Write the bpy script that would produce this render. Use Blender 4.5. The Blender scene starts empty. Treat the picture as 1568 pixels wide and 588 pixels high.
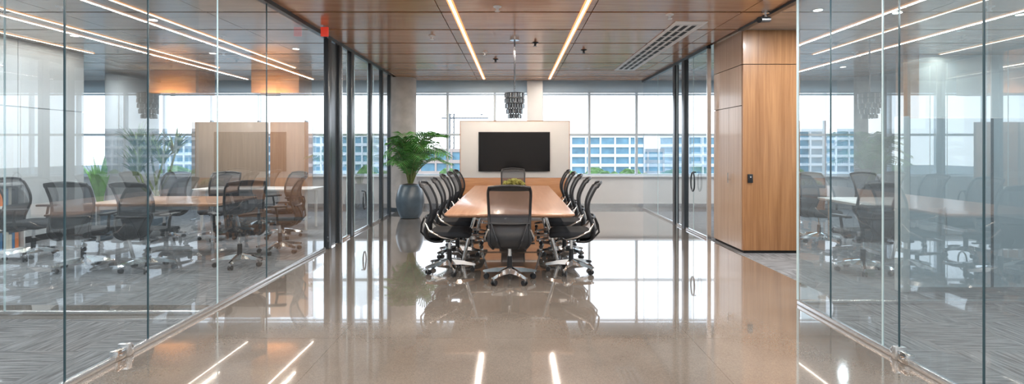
import bpy, bmesh, math, random
from mathutils import Vector, Matrix
random.seed(7)
scene = bpy.context.scene
COL = scene.collection
pi = math.pi

# ------------------------------------------------------------ materials
def new_mat(name):
    m = bpy.data.materials.new(name); m.use_nodes = True
    nt = m.node_tree; b = nt.nodes["Principled BSDF"]
    return m, nt, b
def simple(name, col, rough=0.5, metal=0.0, coat=0.0, noise=0.0, nscale=40.0, emit=None, estr=0.0, spec=None):
    m, nt, b = new_mat(name)
    b.inputs["Roughness"].default_value = rough
    b.inputs["Metallic"].default_value = metal
    b.inputs["Coat Weight"].default_value = coat
    b.inputs["Coat Roughness"].default_value = 0.06
    if spec is not None: b.inputs["Specular IOR Level"].default_value = spec
    if noise > 0:
        tc = nt.nodes.new("ShaderNodeTexCoord"); n = nt.nodes.new("ShaderNodeTexNoise")
        n.inputs["Scale"].default_value = nscale; n.inputs["Detail"].default_value = 3
        r = nt.nodes.new("ShaderNodeValToRGB")
        r.color_ramp.elements[0].position = 0.3; r.color_ramp.elements[1].position = 0.7
        r.color_ramp.elements[0].color = tuple(c*(1-noise) for c in col)+(1,)
        r.color_ramp.elements[1].color = tuple(min(1, c*(1+noise)) for c in col)+(1,)
        nt.links.new(tc.outputs["Object"], n.inputs["Vector"])
        nt.links.new(n.outputs["Fac"], r.inputs["Fac"])
        nt.links.new(r.outputs["Color"], b.inputs["Base Color"])
    else:
        b.inputs["Base Color"].default_value = tuple(col)+(1,)
    if emit:
        b.inputs["Emission Color"].default_value = tuple(emit)+(1,)
        b.inputs["Emission Strength"].default_value = estr
    return m
def wood(name, c1, c2, scale=(1,1,1), rough=0.35, coat=0.0, cell=None, vary=0.12, spec=None):
    m, nt, b = new_mat(name)
    if spec is not None: b.inputs["Specular IOR Level"].default_value = spec
    tc = nt.nodes.new("ShaderNodeTexCoord"); mp = nt.nodes.new("ShaderNodeMapping")
    mp.inputs["Scale"].default_value = scale
    n = nt.nodes.new("ShaderNodeTexNoise"); n.inputs["Scale"].default_value = 1.0
    n.inputs["Detail"].default_value = 6; n.inputs["Roughness"].default_value = 0.6; n.inputs["Distortion"].default_value = 0.6
    r = nt.nodes.new("ShaderNodeValToRGB")
    r.color_ramp.elements[0].position = 0.32; r.color_ramp.elements[1].position = 0.68
    r.color_ramp.elements[0].color = tuple(c1)+(1,); r.color_ramp.elements[1].color = tuple(c2)+(1,)
    nt.links.new(tc.outputs["Object"], mp.inputs["Vector"])
    nt.links.new(mp.outputs["Vector"], n.inputs["Vector"]); nt.links.new(n.outputs["Fac"], r.inputs["Fac"])
    out = r.outputs["Color"]
    if cell:
        mp2 = nt.nodes.new("ShaderNodeMapping"); mp2.inputs["Scale"].default_value = cell
        mp2.inputs["Location"].default_value = (.5,.226,0)
        fl = nt.nodes.new("ShaderNodeVectorMath"); fl.operation = 'FLOOR'
        wn = nt.nodes.new("ShaderNodeTexWhiteNoise"); wn.noise_dimensions = '3D'
        mr = nt.nodes.new("ShaderNodeMapRange"); mr.inputs["To Min"].default_value = 1-vary; mr.inputs["To Max"].default_value = 1+vary
        hs = nt.nodes.new("ShaderNodeHueSaturation")
        nt.links.new(tc.outputs["Object"], mp2.inputs["Vector"]); nt.links.new(mp2.outputs["Vector"], fl.inputs[0])
        nt.links.new(fl.outputs[0], wn.inputs["Vector"]); nt.links.new(wn.outputs["Value"], mr.inputs["Value"])
        nt.links.new(mr.outputs["Result"], hs.inputs["Value"]); nt.links.new(out, hs.inputs["Color"])
        out = hs.outputs["Color"]
    nt.links.new(out, b.inputs["Base Color"])
    b.inputs["Roughness"].default_value = rough
    b.inputs["Coat Weight"].default_value = coat; b.inputs["Coat Roughness"].default_value = 0.1
    return m
def glass(name, tint, base=0.06, k=0.85, p=3.5, rough=0.0, haze=0.0):
    m = bpy.data.materials.new(name); m.use_nodes = True; nt = m.node_tree; nt.nodes.clear()
    o = nt.nodes.new("ShaderNodeOutputMaterial"); mx = nt.nodes.new("ShaderNodeMixShader")
    t = nt.nodes.new("ShaderNodeBsdfTransparent"); t.inputs["Color"].default_value = tuple(tint)+(1,)
    g = nt.nodes.new("ShaderNodeBsdfGlossy"); g.inputs["Roughness"].default_value = rough
    g.inputs["Color"].default_value = (0.92,0.97,1,1)
    lw = nt.nodes.new("ShaderNodeLayerWeight"); lw.inputs["Blend"].default_value = 0.5
    pw = nt.nodes.new("ShaderNodeMath"); pw.operation = 'POWER'; pw.inputs[1].default_value = p
    ma = nt.nodes.new("ShaderNodeMath"); ma.operation = 'MULTIPLY_ADD'; ma.inputs[1].default_value = k; ma.inputs[2].default_value = base
    nt.links.new(lw.outputs["Facing"], pw.inputs[0]); nt.links.new(pw.outputs[0], ma.inputs[0])
    nt.links.new(ma.outputs[0], mx.inputs[0]); nt.links.new(t.outputs[0], mx.inputs[1]); nt.links.new(g.outputs[0], mx.inputs[2])
    out = mx.outputs[0]
    if haze > 0:  # pale diffuse share imitates a milky wash of reflections on the panes
        d = nt.nodes.new("ShaderNodeBsdfTranslucent"); d.inputs[0].default_value = (.85,.93,1,1)
        d2 = nt.nodes.new("ShaderNodeBsdfDiffuse"); d2.inputs[0].default_value = (.85,.93,1,1)
        a = nt.nodes.new("ShaderNodeMixShader"); a.inputs[0].default_value = .5
        nt.links.new(d.outputs[0], a.inputs[1]); nt.links.new(d2.outputs[0], a.inputs[2])
        m2 = nt.nodes.new("ShaderNodeMixShader"); m2.inputs[0].default_value = haze
        nt.links.new(out, m2.inputs[1]); nt.links.new(a.outputs[0], m2.inputs[2]); out = m2.outputs[0]
    nt.links.new(out, o.inputs["Surface"])
    return m
def mixtrans(name, col, fac, tcol=(1,1,1), scale=None, rough=0.6):
    m, nt, b = new_mat(name); b.inputs["Base Color"].default_value = tuple(col)+(1,); b.inputs["Roughness"].default_value = rough
    o = nt.nodes["Material Output"]; t = nt.nodes.new("ShaderNodeBsdfTransparent"); t.inputs["Color"].default_value = tuple(tcol)+(1,)
    mx = nt.nodes.new("ShaderNodeMixShader"); mx.inputs[0].default_value = fac
    nt.links.new(t.outputs[0], mx.inputs[1]); nt.links.new(b.outputs[0], mx.inputs[2]); nt.links.new(mx.outputs[0], o.inputs["Surface"])
    return m
def emis(name, col, s):
    m = bpy.data.materials.new(name); m.use_nodes = True; nt = m.node_tree; nt.nodes.clear()
    o = nt.nodes.new("ShaderNodeOutputMaterial"); e = nt.nodes.new("ShaderNodeEmission")
    e.inputs[0].default_value = tuple(col)+(1,); e.inputs[1].default_value = s
    nt.links.new(e.outputs[0], o.inputs["Surface"]); return m
def translucent(name, col, amt=.6):
    m, nt, b = new_mat(name); b.inputs["Base Color"].default_value = tuple(col)+(1,); b.inputs["Roughness"].default_value = .8
    o = nt.nodes["Material Output"]; t = nt.nodes.new("ShaderNodeBsdfTranslucent"); t.inputs["Color"].default_value = tuple(col)+(1,)
    mx = nt.nodes.new("ShaderNodeMixShader"); mx.inputs[0].default_value = amt
    nt.links.new(b.outputs[0], mx.inputs[1]); nt.links.new(t.outputs[0], mx.inputs[2]); nt.links.new(mx.outputs[0], o.inputs["Surface"])
    return m

def floor_mat():
    m, nt, b = new_mat("polished_concrete")
    tc = nt.nodes.new("ShaderNodeTexCoord")
    n1 = nt.nodes.new("ShaderNodeTexNoise"); n1.inputs["Scale"].default_value = 0.9; n1.inputs["Detail"].default_value = 4
    n2 = nt.nodes.new("ShaderNodeTexVoronoi"); n2.inputs["Scale"].default_value = 150
    r1 = nt.nodes.new("ShaderNodeValToRGB"); r1.color_ramp.elements[0].color = (0.185,0.16,0.14,1); r1.color_ramp.elements[1].color = (0.265,0.235,0.21,1)
    r1.color_ramp.elements[0].position = .35; r1.color_ramp.elements[1].position = .65
    r2 = nt.nodes.new("ShaderNodeValToRGB"); r2.color_ramp.elements[0].color = (0.82,0.82,0.82,1); r2.color_ramp.elements[1].color = (1.16,1.15,1.12,1)
    mx = nt.nodes.new("ShaderNodeMix"); mx.data_type = 'RGBA'; mx.blend_type = 'MULTIPLY'; mx.inputs["Factor"].default_value = 1
    br = nt.nodes.new("ShaderNodeTexBrick"); br.offset = 0.0
    mpb = nt.nodes.new("ShaderNodeMapping"); mpb.inputs["Location"].default_value = (1.35,.4,0)
    br.inputs["Scale"].default_value = 1.0; br.inputs["Brick Width"].default_value = 2.7; br.inputs["Row Height"].default_value = 2.2
    br.inputs["Mortar Size"].default_value = 0.003; br.inputs["Color1"].default_value = (1,1,1,1); br.inputs["Color2"].default_value = (1,1,1,1); br.inputs["Mortar"].default_value = (.7,.7,.7,1)
    mx2 = nt.nodes.new("ShaderNodeMix"); mx2.data_type = 'RGBA'; mx2.blend_type = 'MULTIPLY'; mx2.inputs["Factor"].default_value = 1
    L = nt.links.new
    for n in (n1, n2, mpb): L(tc.outputs["Object"], n.inputs["Vector"])
    L(mpb.outputs[0], br.inputs["Vector"])
    L(n1.outputs["Fac"], r1.inputs["Fac"]); L(n2.outputs["Color"], r2.inputs["Fac"])
    L(r1.outputs[0], mx.inputs["A"]); L(r2.outputs[0], mx.inputs["B"])
    L(mx.outputs["Result"], mx2.inputs["A"]); L(br.outputs["Color"], mx2.inputs["B"])
    L(mx2.outputs["Result"], b.inputs["Base Color"])
    b.inputs["Roughness"].default_value = 0.06; b.inputs["IOR"].default_value = 1.7
    b.inputs["Coat Weight"].default_value = .95; b.inputs["Coat Roughness"].default_value = 0.015
    return m
def carpet_mat():
    m, nt, b = new_mat("carpet_tile_grey")
    L = nt.links.new
    tc = nt.nodes.new("ShaderNodeTexCoord")
    def wav(d):
        mp = nt.nodes.new("ShaderNodeMapping"); mp.inputs["Scale"].default_value = (4,45,1) if d else (45,4,1)
        n = nt.nodes.new("ShaderNodeTexNoise"); n.inputs["Scale"].default_value = 1.0; n.inputs["Detail"].default_value = 3
        L(tc.outputs["Object"], mp.inputs[0]); L(mp.outputs[0], n.inputs["Vector"]); return n.outputs["Fac"]
    a, c = wav(0), wav(1)
    ck = nt.nodes.new("ShaderNodeTexChecker"); ck.inputs["Scale"].default_value = 1.6; ck.inputs["Color1"].default_value=(0,0,0,1); ck.inputs["Color2"].default_value=(1,1,1,1)
    L(tc.outputs["Object"], ck.inputs["Vector"])
    mx = nt.nodes.new("ShaderNodeMix"); L(ck.outputs["Fac"], mx.inputs["Factor"]); L(a, mx.inputs["A"]); L(c, mx.inputs["B"])
    r = nt.nodes.new("ShaderNodeValToRGB"); r.color_ramp.elements[0].position = .33; r.color_ramp.elements[1].position = .68
    r.color_ramp.elements[0].color = (0.10,0.105,0.115,1); r.color_ramp.elements[1].color = (0.27,0.28,0.295,1)
    L(mx.outputs["Result"], r.inputs["Fac"]); L(r.outputs[0], b.inputs["Base Color"]); b.inputs["Roughness"].default_value = .95
    return m

M = {}
M['floor'] = floor_mat(); M['carpet'] = carpet_mat()
M['white'] = simple("white_paint", (.74,.76,.78), .55, noise=.02, nscale=3)
M['wallgrey'] = simple("wall_panel_grey", (.50,.515,.53), .4, coat=.2, noise=.04, nscale=2)
M['whitewarm'] = simple("white_laminate", (.74,.735,.725), .4, noise=.02, nscale=3)
M['ceilwood'] = wood("ceiling_wood", (.36,.175,.085), (.50,.265,.14), (1.2,14,1), .26, .3, cell=(0.5495,1.0753,0.01), vary=.10)
M['ceilgrey'] = wood("ceiling_panel_grey", (.37,.31,.265), (.45,.385,.34), (1.2,10,1), .2, .5, cell=(0.5495,1.0753,0.01), vary=.08)
M['dark'] = simple("dark_gap", (.01,.01,.012), .6)
M['core'] = wood("walnut_vertical", (.29,.13,.052), (.46,.235,.105), (22,22,.8), .35, .2)
M['corelight'] = wood("oak_door", (.39,.27,.19), (.51,.37,.27), (24,24,.7), .3, .4)
M['table'] = wood("table_veneer", (.40,.215,.13), (.52,.31,.205), (16,1.1,5), .28, .3)
M['tvwood'] = wood("partition_wood", (.40,.17,.07), (.56,.28,.125), (1.5,8,16), .35, .1)
M['screenwood'] = wood("screen_wood_tan", (.33,.235,.17), (.40,.295,.22), (20,20,1), .4, .1)
M['screenwood2'] = wood("screen_wood_brown", (.36,.18,.10), (.47,.26,.15), (20,20,1), .4, .1)
M['glass'] = glass("clear_glass", (.885,.935,.95), .10, .8, 2.6, haze=.02)
M['glassR'] = glass("tinted_glass", (.84,.92,.94), .16, .8, 2.4, haze=.07)
M['edge'] = simple("glass_edge", (.04,.08,.10), .2)
M['edgelight'] = simple("glass_edge_light", (.55,.7,.74), .2)
M['post'] = simple("dark_frame_metal", (.055,.07,.085), .3, .4)
M['alu'] = simple("aluminium", (.75,.77,.79), .25, .9)
M['chrome'] = simple("chrome", (.90,.91,.92), .08, 1.0)
M['black'] = simple("black_plastic", (.014,.016,.02), .4, noise=.2)
M['smoke'] = simple("smoked_metal", (.20,.21,.23), .2, .8)
M['fabric'] = simple("black_fabric", (.017,.02,.026), .85, noise=.35, nscale=300)
M['mesh'] = mixtrans("mesh_fabric", (.03,.038,.052), .68)
M['meshd'] = mixtrans("mesh_fabric_dense", (.018,.022,.03), .93)
M['tv'] = simple("screen_glass", (.006,.006,.007), .25, coat=.2, spec=.2)
M['pot'] = simple("pot_slate", (.07,.105,.14), .3, coat=.3, noise=.15, nscale=8)
M['soil'] = simple("soil", (.03,.02,.012), .95, noise=.4)
M['leaf'] = simple("palm_leaf", (.075,.24,.055), .4, noise=.5, nscale=6)
M['leaf2'] = simple("snake_leaf", (.13,.34,.07), .4, noise=.4, nscale=9)
M['leaf3'] = simple("dracaena_leaf", (.17,.24,.08), .5, noise=.4, nscale=9)
M['stem'] = simple("stem", (.16,.2,.07), .6, noise=.3)
M['moss'] = simple("moss", (.20,.20,.05), .95, noise=.6, nscale=60)
M['concrete'] = simple("concrete", (.40,.39,.38), .8, noise=.12, nscale=5)
M['mull'] = simple("mullion", (.58,.66,.72), .4, .05)
M['shade'] = translucent("roller_shade", (.66,.73,.77), .45)
M['frost'] = mixtrans("frosted_film", (.62,.68,.72), .82, (.85,.93,.96), rough=.22)
M['strip'] = emis("led_halo", (1,.42,.16), 1.6)
M['stripcore'] = emis("led_core", (1,.86,.7), 9)
M['filldisc'] = emis("fill_lens", (1,.92,.8), 7)
M['red'] = simple("exit_red", (.7,.05,.03), .4, emit=(1,.08,.05), estr=.3)
M['bwhite'] = simple("facade_white", (.64,.66,.69), .7, noise=.05)
M['bglass'] = simple("facade_glass", (.12,.25,.33), .3, noise=.3, nscale=.3)
M['bpink'] = simple("facade_brick", (.44,.36,.32), .8, noise=.1)
M['ground'] = simple("city_ground", (.20,.21,.20), .9, noise=.3, nscale=.1)
M['tree'] = simple("tree_leaf", (.08,.15,.045), .9, noise=.6, nscale=1.2)
M['orange'] = simple("binder_orange", (.7,.2,.05), .5)
M['blue'] = simple("binder_blue", (.06,.2,.4), .5)
M['cream'] = simple("binder_cream", (.7,.65,.55), .5)

# ------------------------------------------------------------ mesh helpers
class B:
    def __init__(s, name, mats):
        s.bm = bmesh.new(); s.name = name; s.mats = mats
    def mi(s, k): return s.mats.index(k)
    def face(s, vs, k):
        try:
            f = s.bm.faces.new(vs); f.material_index = s.mi(k); f.smooth = True; return f
        except ValueError: return None
    def box(s, x0,x1,y0,y1,z0,z1,k, bev=0.0, M4=None):
        vs = [s.bm.verts.new((x,y,z)) for x in (x0,x1) for y in (y0,y1) for z in (z0,z1)]
        fs = [(0,1,3,2),(4,6,7,5),(0,4,5,1),(2,3,7,6),(0,2,6,4),(1,5,7,3)]
        F = [s.face([vs[i] for i in f], k) for f in fs]
        if bev > 0:
            es = list({e for f in F for e in f.edges})
            r = bmesh.ops.bevel(s.bm, geom=es, offset=bev, segments=2, affect='EDGES', profile=.5)
            for f in r['faces']: f.material_index = s.mi(k); f.smooth = True
    def quad(s, pts, k): return s.face([s.bm.verts.new(p) for p in pts], k)
    def ring(s, pts): return [s.bm.verts.new(p) for p in pts]
    def loft(s, rings, k, closed=True, cap=True):
        R = [s.ring(r) for r in rings]
        n = len(R[0])
        for a, b in zip(R, R[1:]):
            for i in range(n if closed else n-1):
                j = (i+1) % n
                s.face([a[i], a[j], b[j], b[i]], k)
        if cap and closed:
            s.face(list(reversed(R[0])), k); s.face(R[-1], k)
    def cyl(s, p0, p1, r0, r1=None, k=None, seg=12, cap=True):
        r1 = r0 if r1 is None else r1
        p0, p1 = Vector(p0), Vector(p1); d = (p1-p0).normalized()
        u = d.orthogonal().normalized(); v = d.cross(u)
        rs = []
        for p, r in ((p0,r0),(p1,r1)):
            rs.append([p + (u*math.cos(2*pi*i/seg)+v*math.sin(2*pi*i/seg))*r for i in range(seg)])
        s.loft(rs, k, True, cap)
    def tube(s, pts, r, k, seg=8, closed=False):
        pts = [Vector(p) for p in pts]; n = len(pts)
        rr = r if isinstance(r, (list, tuple)) else [r]*n
        rs = []; up = None
        for i, p in enumerate(pts):
            if closed: d = pts[(i+1)%n]-pts[i-1]
            else: d = pts[min(i+1,n-1)]-pts[max(i-1,0)]
            d.normalize()
            if up is None: up = d.orthogonal().normalized()
            u = (up - d*up.dot(d)).normalized(); up = u; v = d.cross(u)
            rs.append([p+(u*math.cos(2*pi*j/seg)+v*math.sin(2*pi*j/seg))*rr[i] for j in range(seg)])
        if closed:
            R = [s.ring(q) for q in rs]
            for a in range(n):
                b = (a+1)%n
                for i in range(seg):
                    j=(i+1)%seg; s.face([R[a][i],R[a][j],R[b][j],R[b][i]], k)
        else: s.loft(rs, k)
    def lathe(s, c, prof, k, seg=32, cap=True):
        s.loft([[(c[0]+r*math.cos(2*pi*i/seg), c[1]+r*math.sin(2*pi*i/seg), c[2]+z) for i in range(seg)] for r, z in prof], k, True, cap)
    def mesh(s, angle=38):
        bmesh.ops.recalc_face_normals(s.bm, faces=s.bm.faces)
        for e in s.bm.edges:
            if len(e.link_faces) == 2:
                try:
                    if e.calc_face_angle() > math.radians(angle): e.smooth = False
                except Exception: pass
        me = bpy.data.meshes.new(s.name); s.bm.to_mesh(me); s.bm.free()
        for k in s.mats: me.materials.append(M[k])
        return me
    def done(s, loc=(0,0,0), rot=0):
        me = s.mesh(); o = bpy.data.objects.new(s.name, me); COL.objects.link(o)
        o.location = loc; o.rotation_euler = (0,0,rot); return o
def place(name, me, loc, rot=0):
    o = bpy.data.objects.new(name, me); COL.objects.link(o); o.location = loc; o.rotation_euler = (0,0,rot); return o
def box(name, x0,x1,y0,y1,z0,z1,k, bev=0):
    b = B(name, [k]); b.box(x0,x1,y0,y1,z0,z1,k,bev); return b.done()

H = 3.1; XL = -2.73; XR = 3.1; XG = 2.65; YW = 12.9
YB = -3.0; LX = -11.0; RX = 10.5

# ------------------------------------------------------------ floors
f = B("floor", ['floor','carpet'])
f.quad([(XL,YB,0),(XR,YB,0),(XR,YW,0),(XL,YW,0)], 'floor')
f.quad([(LX,YB,0),(XL,YB,0),(XL,4.45,0),(LX,4.45,0)], 'carpet')
f.quad([(LX,4.45,0),(XL,4.45,0),(XL,4.85,0),(LX,4.85,0)], 'floor')
f.quad([(LX,4.85,0),(XL,4.85,0),(XL,YW,0),(LX,YW,0)], 'carpet')
f.quad([(XR,YB,0),(RX,YB,0),(RX,YW,0),(XR,YW,0)], 'carpet')
f.done()
c = B("carpet_right", ['carpet']); c.box(XG+.03,XR,YB,4.85,0,.006,'carpet'); c.done()

# ------------------------------------------------------------ ceiling
def panels(b, x0, x1, y0, y1, k, w, d, gap=.035, xo=0):
    y = y0
    while y < y1-.05:
        ye = min(y+d, y1); x = x0
        while x < x1-.05:
            xe = min(x+w, x1)
            b.box(x+.005, xe-.005, y+gap/2, ye-gap/2, H, H+.05, k)
            x = xe
        y = ye
cl = B("ceiling", ['ceilwood','ceilgrey','dark','white'])
cl.box(LX,RX,YB,YW+.2,H+.05,H+.25,'dark')
panels(cl, XL+.02, XR-.02, -3.0, 12.6, 'ceilwood', 1.82, .93, .055)
panels(cl, LX, XL-.05, -3.0, 12.6, 'ceilgrey', 1.82, .93, .04)
panels(cl, XR+.03, RX, -3.0, 12.6, 'ceilgrey', 1.82, .93, .03)
cl.done()
box("trim_1", XL-.045, XL+.03, YB, 11.45, H-.05, H, 'post')
box("trim_2", XR-.02, XR+.05, 4.93, 7.2, H-.03, H, 'post')
box("trim_3", XR-.03, XR+.04, 8.35, 12.6, H-.05, H, 'post')

# ------------------------------------------------------------ outer walls
box("wall_back", LX-.2, RX+.2, YB-.2, YB, 0, H+.05, 'white')
box("wall_outer_left", LX-.2, LX, YB, YW+.2, 0, H+.05, 'white')
box("wall_outer_right", RX, RX+.2, YB, YW+.2, 0, H+.05, 'white')
b = B("wall_left", ['wallgrey','dark'])
b.box(-7.65,-7.53,YB,9.1,0,H,'wallgrey')
y = YB
while y < 9.05:      # wall cladding panels with shadow gaps
    y1_ = min(y+1.21, 9.1)
    for z0_,z1_ in ((.1,2.08),(2.095,H)): b.box(-7.53,-7.5,y+.005,y1_-.005,z0_,z1_,'wallgrey')
    y += 1.21
b.box(-7.53,-7.51,YB,9.1,0,.1,'dark')
b.done()
b = B("wall_room_right", ['white','core']); b.box(7.1,RX,9.2,9.32,0,H,'white'); b.box(6.82,7.1,9.17,9.35,0,H,'core'); b.done()
w = B("wall_window", ['white','shade','mull'])
w.box(LX,RX,YW,YW+.2,0,.75,'white'); w.box(LX,RX,YW-.08,YW+.22,.75,.79,'white',.01)
w.box(LX,RX,YW+.1,YW+.2,3.0,H+.05,'white')
w.box(LX,RX,YW-.03,YW-.02,2.84,H+.04,'shade'); w.box(LX,RX,YW-.035,YW-.015,2.825,2.84,'mull')
w.done()
wn = B("window_frame", ['mull'])
x = .68-1.17*9
xs = []
while x < RX:
    if x > LX: xs.append(x)
    x += 1.17
for x in xs: wn.box(x-.03,x+.03,YW+.02,YW+.12,.79,3.05,'mull',.005)
for z,t in ((1.8,.028),(.81,.02),(2.8,.02)): wn.box(LX,RX,YW+.03,YW+.11,z-t,z+t,'mull')
wn.done()
cc = B("window_column", ['mull','white']); cc.box(.30,.68,YW-.28,YW-.04,0,H,'white',.01); cc.done()
for i,(cx,cy,r) in enumerate(((-2.62,12.25,.31),(-8.7,11.9,.5),(8.2,11.9,.4))):
    b = B("concrete_column", ['concrete','post']); b.lathe((cx,cy,0), [(r,0),(r,H)], 'concrete', 40)
    b.lathe((cx,cy,0), [(r+.006,0),(r+.006,.1)], 'post', 40); b.done()
box("baseboard_window", LX, RX, YW-.015, YW, 0, .1, 'alu')

# ------------------------------------------------------------ glass partitions
def gx(name, X, ys, mat='glass', z0=.03, z1=H-.03, ed='edge'):
    b = B(name, [mat,'edge','edgelight','alu'])
    for i,(a,c_) in enumerate(zip(ys, ys[1:])):
        b.quad([(X,a+.004,z0),(X,c_-.004,z0),(X,c_-.004,z1),(X,a+.004,z1)], mat)
    for i,y in enumerate(ys[1:-1]):
        b.box(X-.005,X+.005,y-.004,y+.004,z0,z1,ed if i%3!=1 else 'edgelight')
    b.box(X-.02,X+.02,ys[0],ys[-1],0,.04,'alu',.004)
    return b.done()
def gy(name, Y, xs, mat='glass', z0=.03, z1=H-.03):
    b = B(name, [mat,'edgelight','alu'])
    for a,c_ in zip(xs, xs[1:]):
        b.quad([(a+.004,Y,z0),(c_-.004,Y,z0),(c_-.004,Y,z1),(a+.004,Y,z1)], mat)
    for x in xs[1:-1]: b.box(x-.005,x+.005,Y-.006,Y+.006,z0,z1,'edgelight')
    b.box(xs[0],xs[-1],Y-.02,Y+.02,0,.035,'alu',.004)
    return b.done()
gx("glass_wall_left", XL, [YB,-.6,1.3,3.17,3.89,4.8,5.75,7.5])
gy("glass_wall_room_left", 4.57, [-7.48,-6.2,-4.46,XL-.03])
gx("glass_wall_right", XG, [YB,-1,1.3,2.95,3.6,3.76,4.38,4.87], 'glassR')
gy("glass_wall_room_right", 4.89, [XG+.03,3.6,5.2,7.2,RX], 'glassR')
gx("glass_wall_right_far", XR, [8.36,9.05,9.5,9.98,11.3,12.6], 'glass', ed='edgelight')
gx("glass_wall_left_far", XL, [8.2,8.5,8.9,9.7,10.1,10.65,11.35], 'glass', ed='edgelight')
b = B("glass_corner", ['edgelight']); b.box(XG-.008,XG+.008,4.882,4.898,.04,H-.03,'edgelight'); b.done()
dl = B("door_frame_left", ['post','alu'])
for a,c_ in ((7.56,7.70),(8.04,8.14),(8.62,8.78),(9.78,9.9),(10.64,10.74),(11.32,11.4)):
    dl.box(XL-.035,XL+.035,a,c_,0,H-.05,'post',.006)
dl.quad([(XL,7.7,.03),(XL,8.04,.03),(XL,8.04,H-.06),(XL,7.7,H-.06)],'post')
dl.box(XL-.04,XL+.04,8.14,8.17,0,H-.05,'alu'); dl.box(XL-.03,XL+.03,9.9,9.92,0,H-.05,'alu')
dl.done()
dr = B("door_frame_right", ['post','alu'])
for a,c_ in ((9.42,9.58),(9.98,10.12)):
    dr.box(XR-.04,XR+.04,a,c_,0,H-.05,'post',.006)
dr.box(XR-.03,XR+.03,8.32,8.36,0,H-.05,'alu')
dr.done()
for i,(hx,hy) in enumerate(((XL+.05,9.3),(XR-.05,8.92))):
    b = B("door_pull", ['post']); s = 1 if hx<0 else -1
    ptsl = [(hx+s*.01,hy+.09*math.cos(t),.52+.14*math.sin(t)*(1.3 if math.sin(t)>0 else 1)) for t in [2*pi*j/20 for j in range(20)]]
    if s<0: ptsl = [(p[0],p[1],p[2]+.35) for p in ptsl]
    b.tube(ptsl,.013,'post',8,True)
    b.cyl((hx-s*.045,hy,ptsl[5][2]),(hx+s*.01,hy,ptsl[5][2]),.012,None,'post'); b.done()
for (px_,py_) in ((XL,3.66),(XG,3.6)):
    b = B("glass_patch_fitting", ['chrome','alu'])
    b.box(px_-.03,px_+.03,py_-.11,py_+.05,.0,.07,'chrome',.008); b.box(px_-.04,px_+.04,py_-.02,py_+.02,.0,.09,'alu',.006)
    b.cyl((px_-.045,py_-.07,.035),(px_+.045,py_-.07,.035),.014,None,'chrome'); b.done()

# ------------------------------------------------------------ wood core (right)
k = B("wall_wood_core", ['core','corelight','dark','white','alu'])
X0,X1,Y0,Y1 = 3.17,3.95,7.25,8.3
k.box(X0+.02,X1,Y0+.02,Y1,0,H,'dark')
k.box(X0,X1,Y0,Y0+.03,.04,2.62,'core'); k.box(X0,X1,Y0,Y0+.03,2.63,H,'core')
k.box(X0-.005,X0+.03,Y0+.035,7.72,.04,2.05,'corelight'); k.box(X0-.005,X0+.03,7.726,Y1,.04,2.05,'corelight')
k.box(X0-.005,X0+.03,Y0+.035,Y1,2.06,2.62,'corelight'); k.box(X0-.005,X0+.03,Y0+.035,Y1,2.63,H,'corelight')
k.box(X1-.02,X1+.01,Y0,Y1,.04,H,'core')
k.done()
b = B("card_reader", ['black','alu']); b.box(3.23,3.30,Y0-.022,Y0,.98,1.1,'black',.006); b.box(3.255,3.275,Y0-.026,Y0-.02,1.05,1.07,'alu'); b.done()
b = B("door_pull_knob", ['chrome']); b.cyl((X0-.005,7.66,1.0),(X0-.045,7.66,1.0),.014,None,'chrome'); b.cyl((X0-.04,7.66,.95),(X0-.04,7.66,1.1),.009,None,'chrome'); b.done()

fr = B("wall_frosted", ['frost','edge','whitewarm','alu','glassR'])
for a,c_ in ((4.0,4.84),(4.86,6.3),(6.32,8.0)):
    fr.box(a,c_,5.31,5.33,.04,1.76,'frost'); fr.quad([(a,5.32,1.77),(c_,5.32,1.77),(c_,5.32,H),(a,5.32,H)],'glassR')
fr.box(3.90,3.99,5.27,5.37,0,1.78,'whitewarm',.01); fr.box(4.0,8.0,5.29,5.35,0,.05,'alu')
fr.box(4.84,4.86,5.30,5.34,.04,1.76,'edge')
fr.box(8.0,8.06,5.27,5.37,0,H,'whitewarm')
fr.done()
b = B("door_pull_bar", ['chrome']); b.cyl((4.33,5.25,.60),(4.33,5.25,.86),.014,None,'chrome'); b.cyl((4.33,5.25,.63),(4.33,5.31,.63),.008,None,'chrome'); b.cyl((4.33,5.25,.83),(4.33,5.31,.83),.008,None,'chrome'); b.done()

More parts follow.
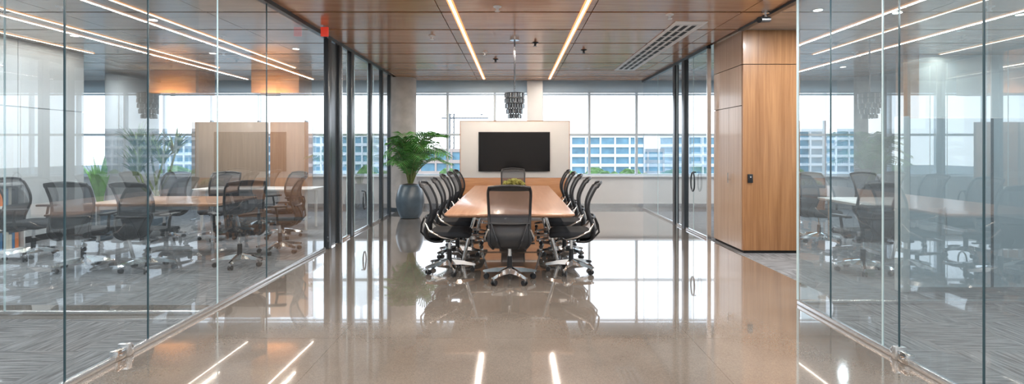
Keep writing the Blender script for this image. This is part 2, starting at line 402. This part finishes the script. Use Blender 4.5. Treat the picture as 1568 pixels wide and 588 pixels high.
# ------------------------------------------------------------ chair
def catmull(P, n):
    out = []
    P = [Vector(p) for p in P]; Q = [P[0]*2-P[1]]+P+[P[-1]*2-P[-2]]
    segs = len(P)-1
    for i in range(n+1):
        t = i/n*segs; a = min(int(t), segs-1); t -= a
        p0,p1,p2,p3 = Q[a:a+4]
        out.append(.5*((2*p1)+(p2-p0)*t+(2*p0-5*p1+4*p2-p3)*t*t+(3*p1-p0-3*p2+p3)*t**3))
    return out
def chair_mesh(arms):
    b = B("office_chair", ['chrome','black','fabric','mesh','meshd','alu'])
    for i in range(5):
        a = 2*pi*i/5+pi/2; ca, sa = math.cos(a), math.sin(a)
        d = Vector((ca,sa,0)); t = Vector((-sa,ca,0))
        rings = []
        for (r,wd,z0,z1) in ((.03,.030,.085,.15),(.15,.025,.09,.135),(.29,.018,.075,.102),(.31,.012,.078,.095)):
            rings.append([d*r+t*wd+Vector((0,0,z0)), d*r+t*wd*.6+Vector((0,0,z1)), d*r-t*wd*.6+Vector((0,0,z1)), d*r-t*wd+Vector((0,0,z0))])
        b.loft(rings,'chrome')
        c0 = d*.285
        b.cyl(c0+Vector((0,0,.05)), c0+Vector((0,0,.085)), .009,None,'chrome',8)
        rot = i*1.3; ax = Vector((math.cos(rot),math.sin(rot),0)); cp = c0+ax.cross(Vector((0,0,1)))*.012
        for s in (-1,1):
            b.cyl(cp+ax*s*.008+Vector((0,0,.03)), cp+ax*s*.026+Vector((0,0,.03)), .03,.027,'black',14)
        b.cyl(cp-ax*.022+Vector((0,0,.038)), cp+ax*.022+Vector((0,0,.038)), .02,None,'black',10)
    b.lathe((0,0,0), [(.035,.075),(.045,.09),(.045,.135),(.032,.15)], 'chrome', 20)
    b.cyl((0,0,.15),(0,0,.27),.028,None,'black',16); b.cyl((0,0,.27),(0,0,.40),.018,None,'chrome',14)
    b.box(-.09,.09,-.14,.12,.385,.43,'black',.012)
    b.cyl((.09,.03,.40),(.24,.03,.405),.006,None,'black',8); b.box(.23,.28,.015,.045,.395,.412,'black',.004)
    def rr(hx,hy,r,z,cy,n=6):
        pts=[]
        for qx,qy,a0 in ((1,1,0),(-1,1,pi/2),(-1,-1,pi),(1,-1,3*pi/2)):
            for j in range(n+1):
                a=a0+pi/2*j/n
                x=qx*(hx-r)+r*math.cos(a); y=qy*(hy-r)+r*math.sin(a)
                zz=z-max(0,(y-.12))**2*1.3 + .15*x*x
                pts.append((x,y+cy,zz))
        return pts
    b.loft([rr(.20,.19,.07,.425,.02),rr(.235,.225,.08,.432,.02),rr(.25,.24,.09,.45,.02),rr(.25,.24,.09,.478,.02),rr(.238,.228,.085,.494,.02),rr(.20,.19,.08,.50,.02),rr(.1,.1,.05,.497,.02)],'fabric')
    prof = catmull([(0,-.10,.385),(0,-.20,.385),(0,-.272,.43),(0,-.288,.52),(0,-.255,.62),(0,-.22,.72),(0,-.225,.83),(0,-.275,.95),(0,-.345,1.065)], 32)
    def wd(v):
        z = v
        if z < .45: return .175+.04*max(0,(z-.385))/.065
        if z < .6: return .215
        if z < .95: return .215+.012*(z-.6)/.35
        return .227-.012*((z-.95)/.115)**2
    G = []
    nu = 12
    for p in prof:
        row = []
        for i in range(nu+1):
            u = -1+2*i/nu; row.append(b.bm.verts.new((u*wd(p.z), p.y+.035*u*u, p.z+ (-.02*u*u if p.z>1.03 else 0))))
        G.append(row)
    for r in range(len(G)-1):
        zc = prof[r].z
        kk = 'black' if zc < .55 else ('meshd' if zc < .70 else 'mesh')
        if r >= len(G)-3: kk='black'
        for i in range(nu): b.face([G[r][i],G[r][i+1],G[r+1][i+1],G[r+1][i]], kk)
    left = [Vector((-wd(p.z),p.y+.035,p.z-(.02 if p.z>1.03 else 0))) for p in prof]; right = [Vector((-q.x,q.y,q.z)) for q in reversed(left)]
    top = [Vector((u*wd(prof[-1].z), prof[-1].y+.035*u*u, prof[-1].z-.02*u*u)) for u in (-.7,-.35,0,.35,.7)]
    b.tube(left+top+right, .015, 'black', 8, True)
    b.tube([(u*.21,-.25+.035*u*u-.02,.66) for u in (-1,-.5,0,.5,1)], .014,'black',8)
    for s in (-1,1):
        b.tube([(s*.07,-.12,.40),(s*.10,-.24,.40),(s*.13,-.315,.49),(s*.165,-.30,.58),(s*.19,-.265,.66)], .011,'black' ,8)
    if arms:
        for s in (-1,1):
            b.tube([(s*.12,-.02,.415),(s*.24,-.02,.42),(s*.285,-.02,.46),(s*.29,-.03,.55),(s*.29,-.01,.66)], .016,'black',10)
            b.box(s*.29-.04,s*.29+.04,-.15,.12,.655,.682,'black',.01)
    else:
        for s in (-1,1):
            b.tube([(s*.08,.10,.41),(s*.20,.06,.415),(s*.262,-.06,.45),(s*.255,-.20,.52),(s*.222,-.245,.60)], .011,'chrome',10)
    return b.mesh()
CH = chair_mesh(False); CHA = chair_mesh(True)
TX0,TX1,TY0,TY1 = -.76,.65,5.6,10.0
place("office_chair", CH, (-.055,5.76,0), 0.0)
for i in range(5):
    y = 6.18+.85*i
    place("office_chair", CH, (-.77,y,0), -pi/2+random.uniform(-.06,.10))
    place("office_chair", CH, (.67,y,0), pi/2+random.uniform(-.10,.06))
place("office_chair", CH, (-.03,9.98,0), pi)

t = B("conference_table", ['table','chrome','post','black'])
def rrect(x0,x1,y0,y1,r,z,n=5):
    pts=[]
    for cx,cy,a0 in ((x1-r,y1-r,0),(x0+r,y1-r,pi/2),(x0+r,y0+r,pi),(x1-r,y0+r,3*pi/2)):
        for j in range(n+1):
            a=a0+pi/2*j/n; pts.append((cx+r*math.cos(a),cy+r*math.sin(a),z))
    return pts
def top(b, x0,x1,y0,y1,z,th,k,r=.04,ins=.03):
    b.loft([rrect(x0+ins,x1-ins,y0+ins,y1-ins,r,z-th),rrect(x0,x1,y0,y1,r,z-th*.45),rrect(x0,x1,y0,y1,r,z-.003),rrect(x0+.003,x1-.003,y0+.003,y1-.003,r,z)],k)
top(t,TX0,TX1,TY0,TY1,.75,.04,'table')
xc=(TX0+TX1)/2
t.box(xc-.12,xc+.12,6.3,9.4,.66,.71,'post',.005)
for y in (6.6,9.15):
    t.box(xc-.5,xc+.5,y-.03,y+.03,.67,.712,'chrome',.006)
    for s in (-1,1):
        t.tube([(xc+s*.42,y,.69),(xc+s*.52,y,.35),(xc+s*.60,y,.02)],.022,'chrome',10)
        t.cyl((xc+s*.60,y,0),(xc+s*.60,y,.02),.035,None,'black',14)
    t.cyl((xc-.5,y,.36),(xc+.5,y,.36),.012,None,'chrome',8)
t.done()
b = B("moss_planter", ['moss','black'])
b.box(-.24,.2,9.3,9.55,.75,.80,'black',.01)
rng = random.Random(3)
for i in range(80):
    cx=-.02+rng.uniform(-.18,.18); cy=9.42+rng.uniform(-.08,.08); r=rng.uniform(.025,.04); z=.80+.09*(1-((cx+.02)/.24)**2)*rng.random()
    m4 = Matrix.Translation((cx,cy,z))@Matrix.Diagonal((r,r,r,1))
    g = bmesh.ops.create_icosphere(b.bm, subdivisions=2, radius=1, matrix=m4)
    for v in g['verts']:
        v.co += Vector((rng.uniform(-1,1),rng.uniform(-1,1),rng.uniform(-1,1)))*r*.15
b.done()

# ------------------------------------------------------------ TV partition
p = B("tv_partition", ['whitewarm','tvwood','alu'])
PX0,PX1,PY = -1.12,1.13,10.8
p.box(PX0,PX1,PY,PY+.16,.86,2.02,'whitewarm',.006)
p.box(PX0+.0,PX1-.03,PY+.0,PY+.16,.04,.85,'tvwood',.004)
p.box(PX0+.03,PX1-.06,PY+.03,PY+.13,0,.05,'alu')
for (a,c_,z0,z1) in ((PX0-.012,PX0,.86,2.03),(PX1,PX1+.012,.86,2.03)): p.box(a,c_,PY-.004,PY+.164,z0,z1,'tvwood')
p.box(PX0-.012,PX1+.012,PY-.004,PY+.164,2.02,2.032,'tvwood')
p.done()
tv = B("wall_tv", ['tv','black'])
tv.box(-.745,.73,PY-.05,PY-.002,.985,1.80,'black',.006); tv.box(-.73,.715,PY-.053,PY-.049,1.0,1.785,'tv')
tv.done()

# ------------------------------------------------------------ pendant (stacked louvred tiers on a rod)
b = B("pendant_lamp", ['chrome','alu','black','smoke'])
PYY = 7.8; pxx = .0
b.lathe((pxx,PYY,0), [(.07,H-.03),(.07,H)], 'chrome', 24)
b.cyl((pxx,PYY,2.28),(pxx,PYY,H-.02),.012,None,'smoke',8)
for (z1,z0,r) in ((2.285,2.215,.15),(2.205,2.135,.15),(2.125,2.055,.145),(2.045,1.975,.125),(1.965,1.905,.10)):
    b.lathe((pxx,PYY,0), [(r*.96,z1),(r,z1-.003),(r,z1-.012),(r*.96,z1-.014)], 'black', 28)
    n = int(r*150)
    for i in range(n):
        a=2*pi*i/n; b.cyl((pxx+r*.93*math.cos(a),PYY+r*.93*math.sin(a),z0),(pxx+r*.93*math.cos(a),PYY+r*.93*math.sin(a),z1-.012),.014,None,'chrome' if i%2 else 'smoke',8)
    b.lathe((pxx,PYY,0), [(r*.82,z0+.01),(r*.82,z1-.014)], 'smoke', 24)
b.done()

# ------------------------------------------------------------ plants
def palm(name, c, potprof, leafk, n, L, zbase, limit=None, seed=1):
    b = B(name, ['pot','soil',leafk,'stem'])
    b.lathe((c[0],c[1],0), potprof, 'pot', 36, True)
    rim = potprof[-1]
    b.lathe((c[0],c[1],0), [(rim[0]*.92,rim[1]-.03),(rim[0]*.9,rim[1]+.004),(.02,rim[1]+.03)], 'soil', 24)
    rg = random.Random(seed)
    for i in range(n):
        a = 2*pi*i/n*1.0+rg.uniform(-.2,.2)+ (i%3)*.7
        lift = rg.uniform(.3,1.0)
        ln = L*rg.uniform(.8,1.1)
        reach = ln*(.75-.5*lift)+.14
        dx,dy = math.cos(a),math.sin(a)
        if dx>0: reach*=1.1
        if dy>0: reach=min(reach,.7)
        if limit is not None and c[0]+dx*reach*1.25 < limit: reach = max(.08,(c[0]-limit)/abs(dx)/1.3)
        hgt = ln*(.35+.60*lift)
        P = [Vector((c[0]+dx*.03,c[1]+dy*.03,zbase)), Vector((c[0]+dx*reach*.25,c[1]+dy*reach*.25,zbase+hgt*.55)),
             Vector((c[0]+dx*reach*.65,c[1]+dy*reach*.65,zbase+hgt*.92)), Vector((c[0]+dx*reach*1.15,c[1]+dy*reach*1.15,zbase+hgt*(.80 if lift<.7 else .98)))]
        S = catmull(P, 22)
        b.tube(S, [.012-.009*j/22 for j in range(23)], 'stem', 6)
        for j in range(5,23):
            d = (S[min(j+1,22)]-S[j-1]).normalized(); side = d.cross(Vector((0,0,1)))
            if side.length<.05: side = Vector((-dy,dx,0))
            side.normalize(); up = side.cross(d)
            fl = L*.27*math.sin(pi*(j-3.5)/21)**.6+.03
            for s in (-1,1):
                dirn = (side*s*.85+d*.65+up*.15).normalized()
                p0=S[j]; p1=p0+dirn*fl*.5+Vector((0,0,.01)); p2=p0+dirn*fl+Vector((0,0,-fl*.28))
                if limit is not None and min(p1.x,p2.x)<limit: continue
                if p2.x>-1.16: continue
                if math.hypot(p2.x+2.62,p2.y-12.25)<.36: continue
                wv = d*.018
                v=[b.bm.verts.new(q) for q in (p0-wv*.4,p0+wv*.4,p1+wv,p1-wv,p2)]
                b.face([v[0],v[1],v[2],v[3]],leafk); b.face([v[3],v[2],v[4]],leafk)
    return b.done()
palm("potted_palm", (-2.2,11.0), [(.16,0),(.2,.01),(.25,.1),(.29,.25),(.30,.38),(.275,.52),(.23,.64),(.205,.69),(.19,.70)], 'leaf', 34, 1.2, .68, -2.68, 5)

def blades(name, c, z0, n, L, wdt, leafk, spread, seed, pot=True, trunk=0):
    b = B(name, ['pot','soil',leafk,'stem']); rg = random.Random(seed)
    b.lathe((c[0],c[1],0), [(.15,0),(.17,.02),(.2,.3),(.21,z0-.02),(.19,z0-.01)], 'pot', 28)
    b.lathe((c[0],c[1],0), [(.18,z0-.03),(.17,z0)], 'soil', 20)
    heads = [(c[0],c[1],z0)]
    if trunk:
        heads=[]
        for q in range(6):
            hx=c[0]+rg.uniform(-.38,.38); hy=c[1]+rg.uniform(-.25,.25); hz=z0+trunk*rg.uniform(.3,1)
            b.tube([(c[0]+rg.uniform(-.05,.05),c[1],z0-.02),((c[0]+hx)/2,hy,(z0+hz)/2),(hx,hy,hz)],.018,'stem',8); heads.append((hx,hy,hz))
    for hx,hy,hz in heads:
        for i in range(n):
            a=rg.uniform(0,2*pi); sp=spread*rg.uniform(.2,1); ln=L*rg.uniform(.7,1.05)
            d=Vector((math.cos(a),math.sin(a),0)); s=Vector((-d.y,d.x,0))
            base=Vector((hx,hy,hz))+d*.04*rg.random()
            prev=None
            for j in range(7):
                tt=j/6; p_=base+d*sp*ln*tt**1.3+Vector((0,0,ln*(tt-.55*sp*tt*tt)))
                w_=wdt*(math.sin(pi*(.18+.82*tt))**.7) if j<6 else .001
                r=[b.bm.verts.new(p_-s*w_),b.bm.verts.new(p_+d*.006),b.bm.verts.new(p_+s*w_)]
                if prev:
                    b.face([prev[0],prev[1],r[1],r[0]],leafk); b.face([prev[1],prev[2],r[2],r[1]],leafk)
                prev=r
    return b.done()
blades("snake_plant", (-6.62,8.35), .58, 18, .80, .038, 'leaf2', .35, 2)
blades("potted_dracaena", (-6.75,9.85), .5, 36, .6, .022, 'leaf3', 1.0, 4, trunk=1.0)

# ------------------------------------------------------------ left room furniture
def table_simple(name, x0,x1,y0,y1,z,k,leg='alu'):
    b = B(name, [k,leg] if k!=leg else [k]); top(b,x0,x1,y0,y1,z,.035,k,.03,.01)
    for xx in (x0+.12,x1-.12):
        for yy in (y0+.12,y1-.12): b.cyl((xx,yy,0),(xx,yy,z-.03),.022,.028,leg,12)
    b.box(x0+.12,x1-.12,y0+.11,y0+.13,z-.09,z-.034,leg); b.box(x0+.12,x1-.12,y1-.13,y1-.11,z-.09,z-.034,leg)
    return b.done()
table_simple("meeting_table", -5.6,-3.85,6.75,7.85,.74,'table')
for (x,y,r) in ((-5.2,6.3,.15),(-4.4,6.28,-.1),(-3.42,6.5,.75),(-3.3,7.35,pi/2+.2),(-6.4,6.95,-pi/2+.15),(-5.6,8.35,pi-.1),(-4.75,8.4,pi+.15),(-3.8,8.55,pi-.6)):
    place("office_chair", CHA, (x,y,0), r)
table_simple("white_table", -5.7,-3.6,9.2,9.9,.74,'whitewarm','whitewarm')
s_ = B("wood_screen", ['screenwood','screenwood2','alu'])
for a,c_,kk in ((-6.62,-5.06,'screenwood'),(-5.01,-4.15,'screenwood2')):
    s_.box(a,c_,10.7,10.76,.62,2.0,kk,.006)
    for xx in (a+.12,c_-.12):
        s_.box(xx-.02,xx+.02,10.71,10.75,0,.64,'alu'); s_.box(xx-.025,xx+.025,10.5,10.96,0,.03,'alu')
s_.done()
for cx in (-7.15,-5.0):
    b = B("wood_soffit", ['tvwood']); b.box(cx-.5,cx+.5,10.9,11.6,2.62,H,'tvwood',.01); b.done()
b = B("bookshelf", ['whitewarm','orange','blue','cream','black'])
sx0,sx1,sy0,sy1 = -7.49,-7.12,6.75,7.6
for z in (0,.31,.62,.93): b.box(sx0,sx1,sy0,sy1,z,z+.03,'whitewarm')
b.box(sx0,sx1,sy0,sy0+.02,0,.96,'whitewarm'); b.box(sx0,sx1,sy1-.02,sy1,0,.96,'whitewarm'); b.box(sx0,sx0+.015,sy0,sy1,0,.96,'whitewarm')
for z in (.03,.34,.65):
    y = sy0+.03
    while y < sy1-.08:
        w_=random.uniform(.03,.06); b.box(sx0+.05,sx1-.04,y,y+w_-.004,z,z+random.uniform(.2,.26),random.choice(['orange','blue','cream','black','cream'])); y+=w_
b.done()
table_simple("meeting_table", 4.45,6.5,6.6,7.7,.74,'whitewarm')
for (x,y,r) in ((4.1,6.15,.1),(4.95,6.05,-.1),(5.8,6.1,.1),(4.75,8.15,pi),(5.7,8.2,pi+.1),(4.02,9.0,-1.2)):
    place("office_chair", CHA, (x,y,0), r)

# ------------------------------------------------------------ ceiling lights & devices
NC = (1,.93,.86)
def strip(x,y0,y1,power,w=.07,lw=.03):
    b = B("linear_light", ['strip','stripcore','alu'])
    b.box(x-w/2,x+w/2,y0,y1,H-.01,H,'strip'); b.box(x-.014,x+.014,y0+.02,y1-.02,H-.013,H-.010,'stripcore'); b.done()
    l = bpy.data.lights.new("linear_lamp",'AREA'); l.shape='RECTANGLE'; l.size=lw; l.size_y=(y1-y0); l.energy=power; l.color=(1,.87,.74)
    o = bpy.data.objects.new("linear_lamp",l); COL.objects.link(o); o.location=(x,(y0+y1)/2,H-.02)
strip(-.72,-2.5,12.3,190); strip(.82,-2.5,12.3,190)
strip(-6.0,4.8,10.6,28,.045); strip(-4.45,4.8,10.6,28,.045); strip(-7.25,5.0,9.0,16,.04)
strip(5.2,5.5,9.1,50,.045); strip(7.4,5.6,9.1,50,.04)
def fill_light(x,y,e=12,col=NC,r=.05):  # added fill lamp for general brightness, with a made-up ceiling disc
    b = B("fill_downlight", ['filldisc','alu']); b.lathe((x,y,0),[(r+.02,H-.006),(r+.02,H)],'alu',24); b.lathe((x,y,0),[(r,H-.009),(r,H-.006)],'filldisc',24); b.done()
    l = bpy.data.lights.new("fill_lamp",'AREA'); l.shape='DISK'; l.size=r*1.9; l.energy=e; l.color=col
    o = bpy.data.objects.new("fill_lamp",l); COL.objects.link(o); o.location=(x,y,H-.015)
for x in (-2.1,2.0):
    for y in (-1,1.6,4.2): fill_light(x,y,26,(.93,.97,1))
for x,y in ((-5.2,5.6),(-3.6,8.6),(-5.2,9.0),(-6.4,7.6),(-8.8,10.5),(-4.6,2.5),(-4.6,.5)): fill_light(x,y,44,(.95,.98,1))
for x,y in ((3.6,6.2),(6.2,6.4),(4.6,10.2),(6.6,10.5),(4.6,3.5),(4.6,1.0),(8.5,7.5)): fill_light(x,y,48,(.95,.98,1))
for cx in (-7.15,-5.0):
    l = bpy.data.lights.new("soffit_lamp",'AREA'); l.size=.7; l.shape='RECTANGLE'; l.size_y=.05; l.energy=7; l.color=(1,.68,.36)
    o = bpy.data.objects.new("soffit_lamp",l); COL.objects.link(o); o.location=(cx,10.7,2.5); o.rotation_euler=(math.radians(155),0,0)
b = B("ceiling_diffuser", ['white','dark'])
b.box(2.08,2.5,6.75,10.9,H-.012,H,'white')
for i in range(3): b.box(2.14+.11*i,2.20+.11*i,6.9,10.75,H-.0135,H-.012,'dark')
y=6.9
while y<10.8: b.box(2.1,2.48,y,y+.03,H-.016,H-.0135,'white'); y+=.35
b.done()
b = B("exit_sign", ['red','alu']); b.box(-2.60,-2.50,7.0,7.03,2.96,3.085,'red',.004); b.cyl((-2.55,7.015,3.07),(-2.55,7.015,H),.01,None,'alu'); b.done()
for x,y,kk in ((-.2,6.05,'white'),(.32,8.1,'black'),(1.15,8.7,'black'),(-.5,8.9,'white'),(-.35,9.6,'black'),(-1.2,7.6,'white'),(1.9,6.4,'white')):
    b = B("sprinkler_head", [kk,'chrome']); b.lathe((x,y,0),[(.05,H),(.048,H-.01),(.02,H-.02),(.015,H-.05),(.03,H-.055),(.03,H-.06)],kk,16); b.done()
b = B("security_camera", ['black','alu'])
b.lathe((3.0,6.25,0),[(.045,H),(.045,H-.03)],'alu',16); b.cyl((3.0,6.25,H-.03),(3.0,6.25,H-.09),.012,None,'alu'); b.cyl((2.88,6.15,H-.13),(3.06,6.3,H-.09),.035,None,'black',16); b.done()

# ------------------------------------------------------------ exterior
box("ground_exterior", -400,400,20,500,-14.5,-14,'ground')
def bld(name,x0,x1,y0,y1,top_,k1,k2,fl=2.8):
    b = B(name,[k1,k2]); b.box(x0+.4,x1-.4,y0+.4,y1,-14,top_,k2)
    z=top_
    while z>-14: b.box(x0,x1,y0,y1+.2,z-.9,z,k1); z-=fl
    x=x0
    while x<x1: b.box(x,x+.5,y0-.1,y0+.4,-14,top_,k1); x+=4.2
    b.done()
bld("office_building",16,62,150,175,5.6,'bwhite','bglass')
bld("office_building",-34,-4,140,160,1.5,'bpink','bglass',3)
bld("office_building",-110,-45,160,185,6,'bwhite','bglass')
bld("office_building",75,130,170,185,8,'bwhite','bglass')
rg=random.Random(9)
for i in range(26):
    x=rg.uniform(-75,60); y=rg.uniform(60,90)
    if i<3: x=11.5+i*2.1; y=66
    if i in (5,6,7): x=-13-(i-5)*2; y=66
    b=B("tree_exterior",['tree','stem']); b.cyl((x,y,-14),(x,y,-5),.3,.15,'stem')
    for q in range(9):
        r=rg.uniform(1.2,2.0); m4=Matrix.Translation((x+rg.uniform(-1.8,1.8),y+rg.uniform(-1.8,1.8),rg.uniform(-6,-2.7)))@Matrix.Diagonal((r,r,r,1))
        g=bmesh.ops.create_icosphere(b.bm,subdivisions=2,radius=1,matrix=m4)
        for v in g['verts']: v.co+=Vector((rg.uniform(-1,1),rg.uniform(-1,1),rg.uniform(-1,1)))*.22
    b.done()
b=B("tower_crane",['post'])
for dx in (-.8,.8): 
    for dy in (-.8,.8): b.box(-24+dx-.15,-24+dx+.15,200+dy-.15,200+dy+.15,-14,15,'post')
z=-14
while z<15: b.tube([(-24.8,199.2,z),(-23.2,199.2,z+2)],.12,'post',4); z+=2
b.box(-28,-10,199.6,200.4,13,13.4,'post'); b.box(-27,-12,199.8,200.2,14.4,14.6,'post')
for i in range(14): b.tube([(-27+i*1.15,200,13.2),(-26.4+i*1.15,200,14.5)],.1,'post',4)
b.tube([(-24,200,15),(-24,200,18),(-12,200,14.5)],.1,'post',4); b.done()

# ------------------------------------------------------------ world + portal
wd_ = bpy.data.worlds.new("sky_world"); scene.world = wd_; wd_.use_nodes = True
nt = wd_.node_tree; bg = nt.nodes["Background"]
tc = nt.nodes.new("ShaderNodeTexCoord"); sp = nt.nodes.new("ShaderNodeSeparateXYZ"); cr = nt.nodes.new("ShaderNodeValToRGB")
cr.color_ramp.elements[0].position=0.0; cr.color_ramp.elements[0].color=(.92,.96,1,1)
cr.color_ramp.elements[1].position=.5; cr.color_ramp.elements[1].color=(.66,.81,1,1)
nt.links.new(tc.outputs["Generated"], sp.inputs[0]); nt.links.new(sp.outputs["Z"], cr.inputs[0]); nt.links.new(cr.outputs[0], bg.inputs[0])
bg.inputs[1].default_value = 3.4
l = bpy.data.lights.new("window_portal",'AREA'); l.shape='RECTANGLE'; l.size=RX-LX; l.size_y=2.2; l.cycles.is_portal=True
o = bpy.data.objects.new("window_portal",l); COL.objects.link(o); o.location=((LX+RX)/2,YW+.18,1.85); o.rotation_euler=(math.radians(-90),0,0)

# ------------------------------------------------------------ camera
cam = bpy.data.cameras.new("camera"); co = bpy.data.objects.new("camera",cam); COL.objects.link(co)
co.location=(0,0,1.45); co.rotation_euler=(math.radians(90),0,0)
cam.sensor_width=36; cam.lens=36*800/1568; cam.shift_x=-4/1568; cam.shift_y=-66/1568; cam.clip_end=1000
scene.camera=co
scene.view_settings.view_transform='Standard'
scene.view_settings.exposure=0.0
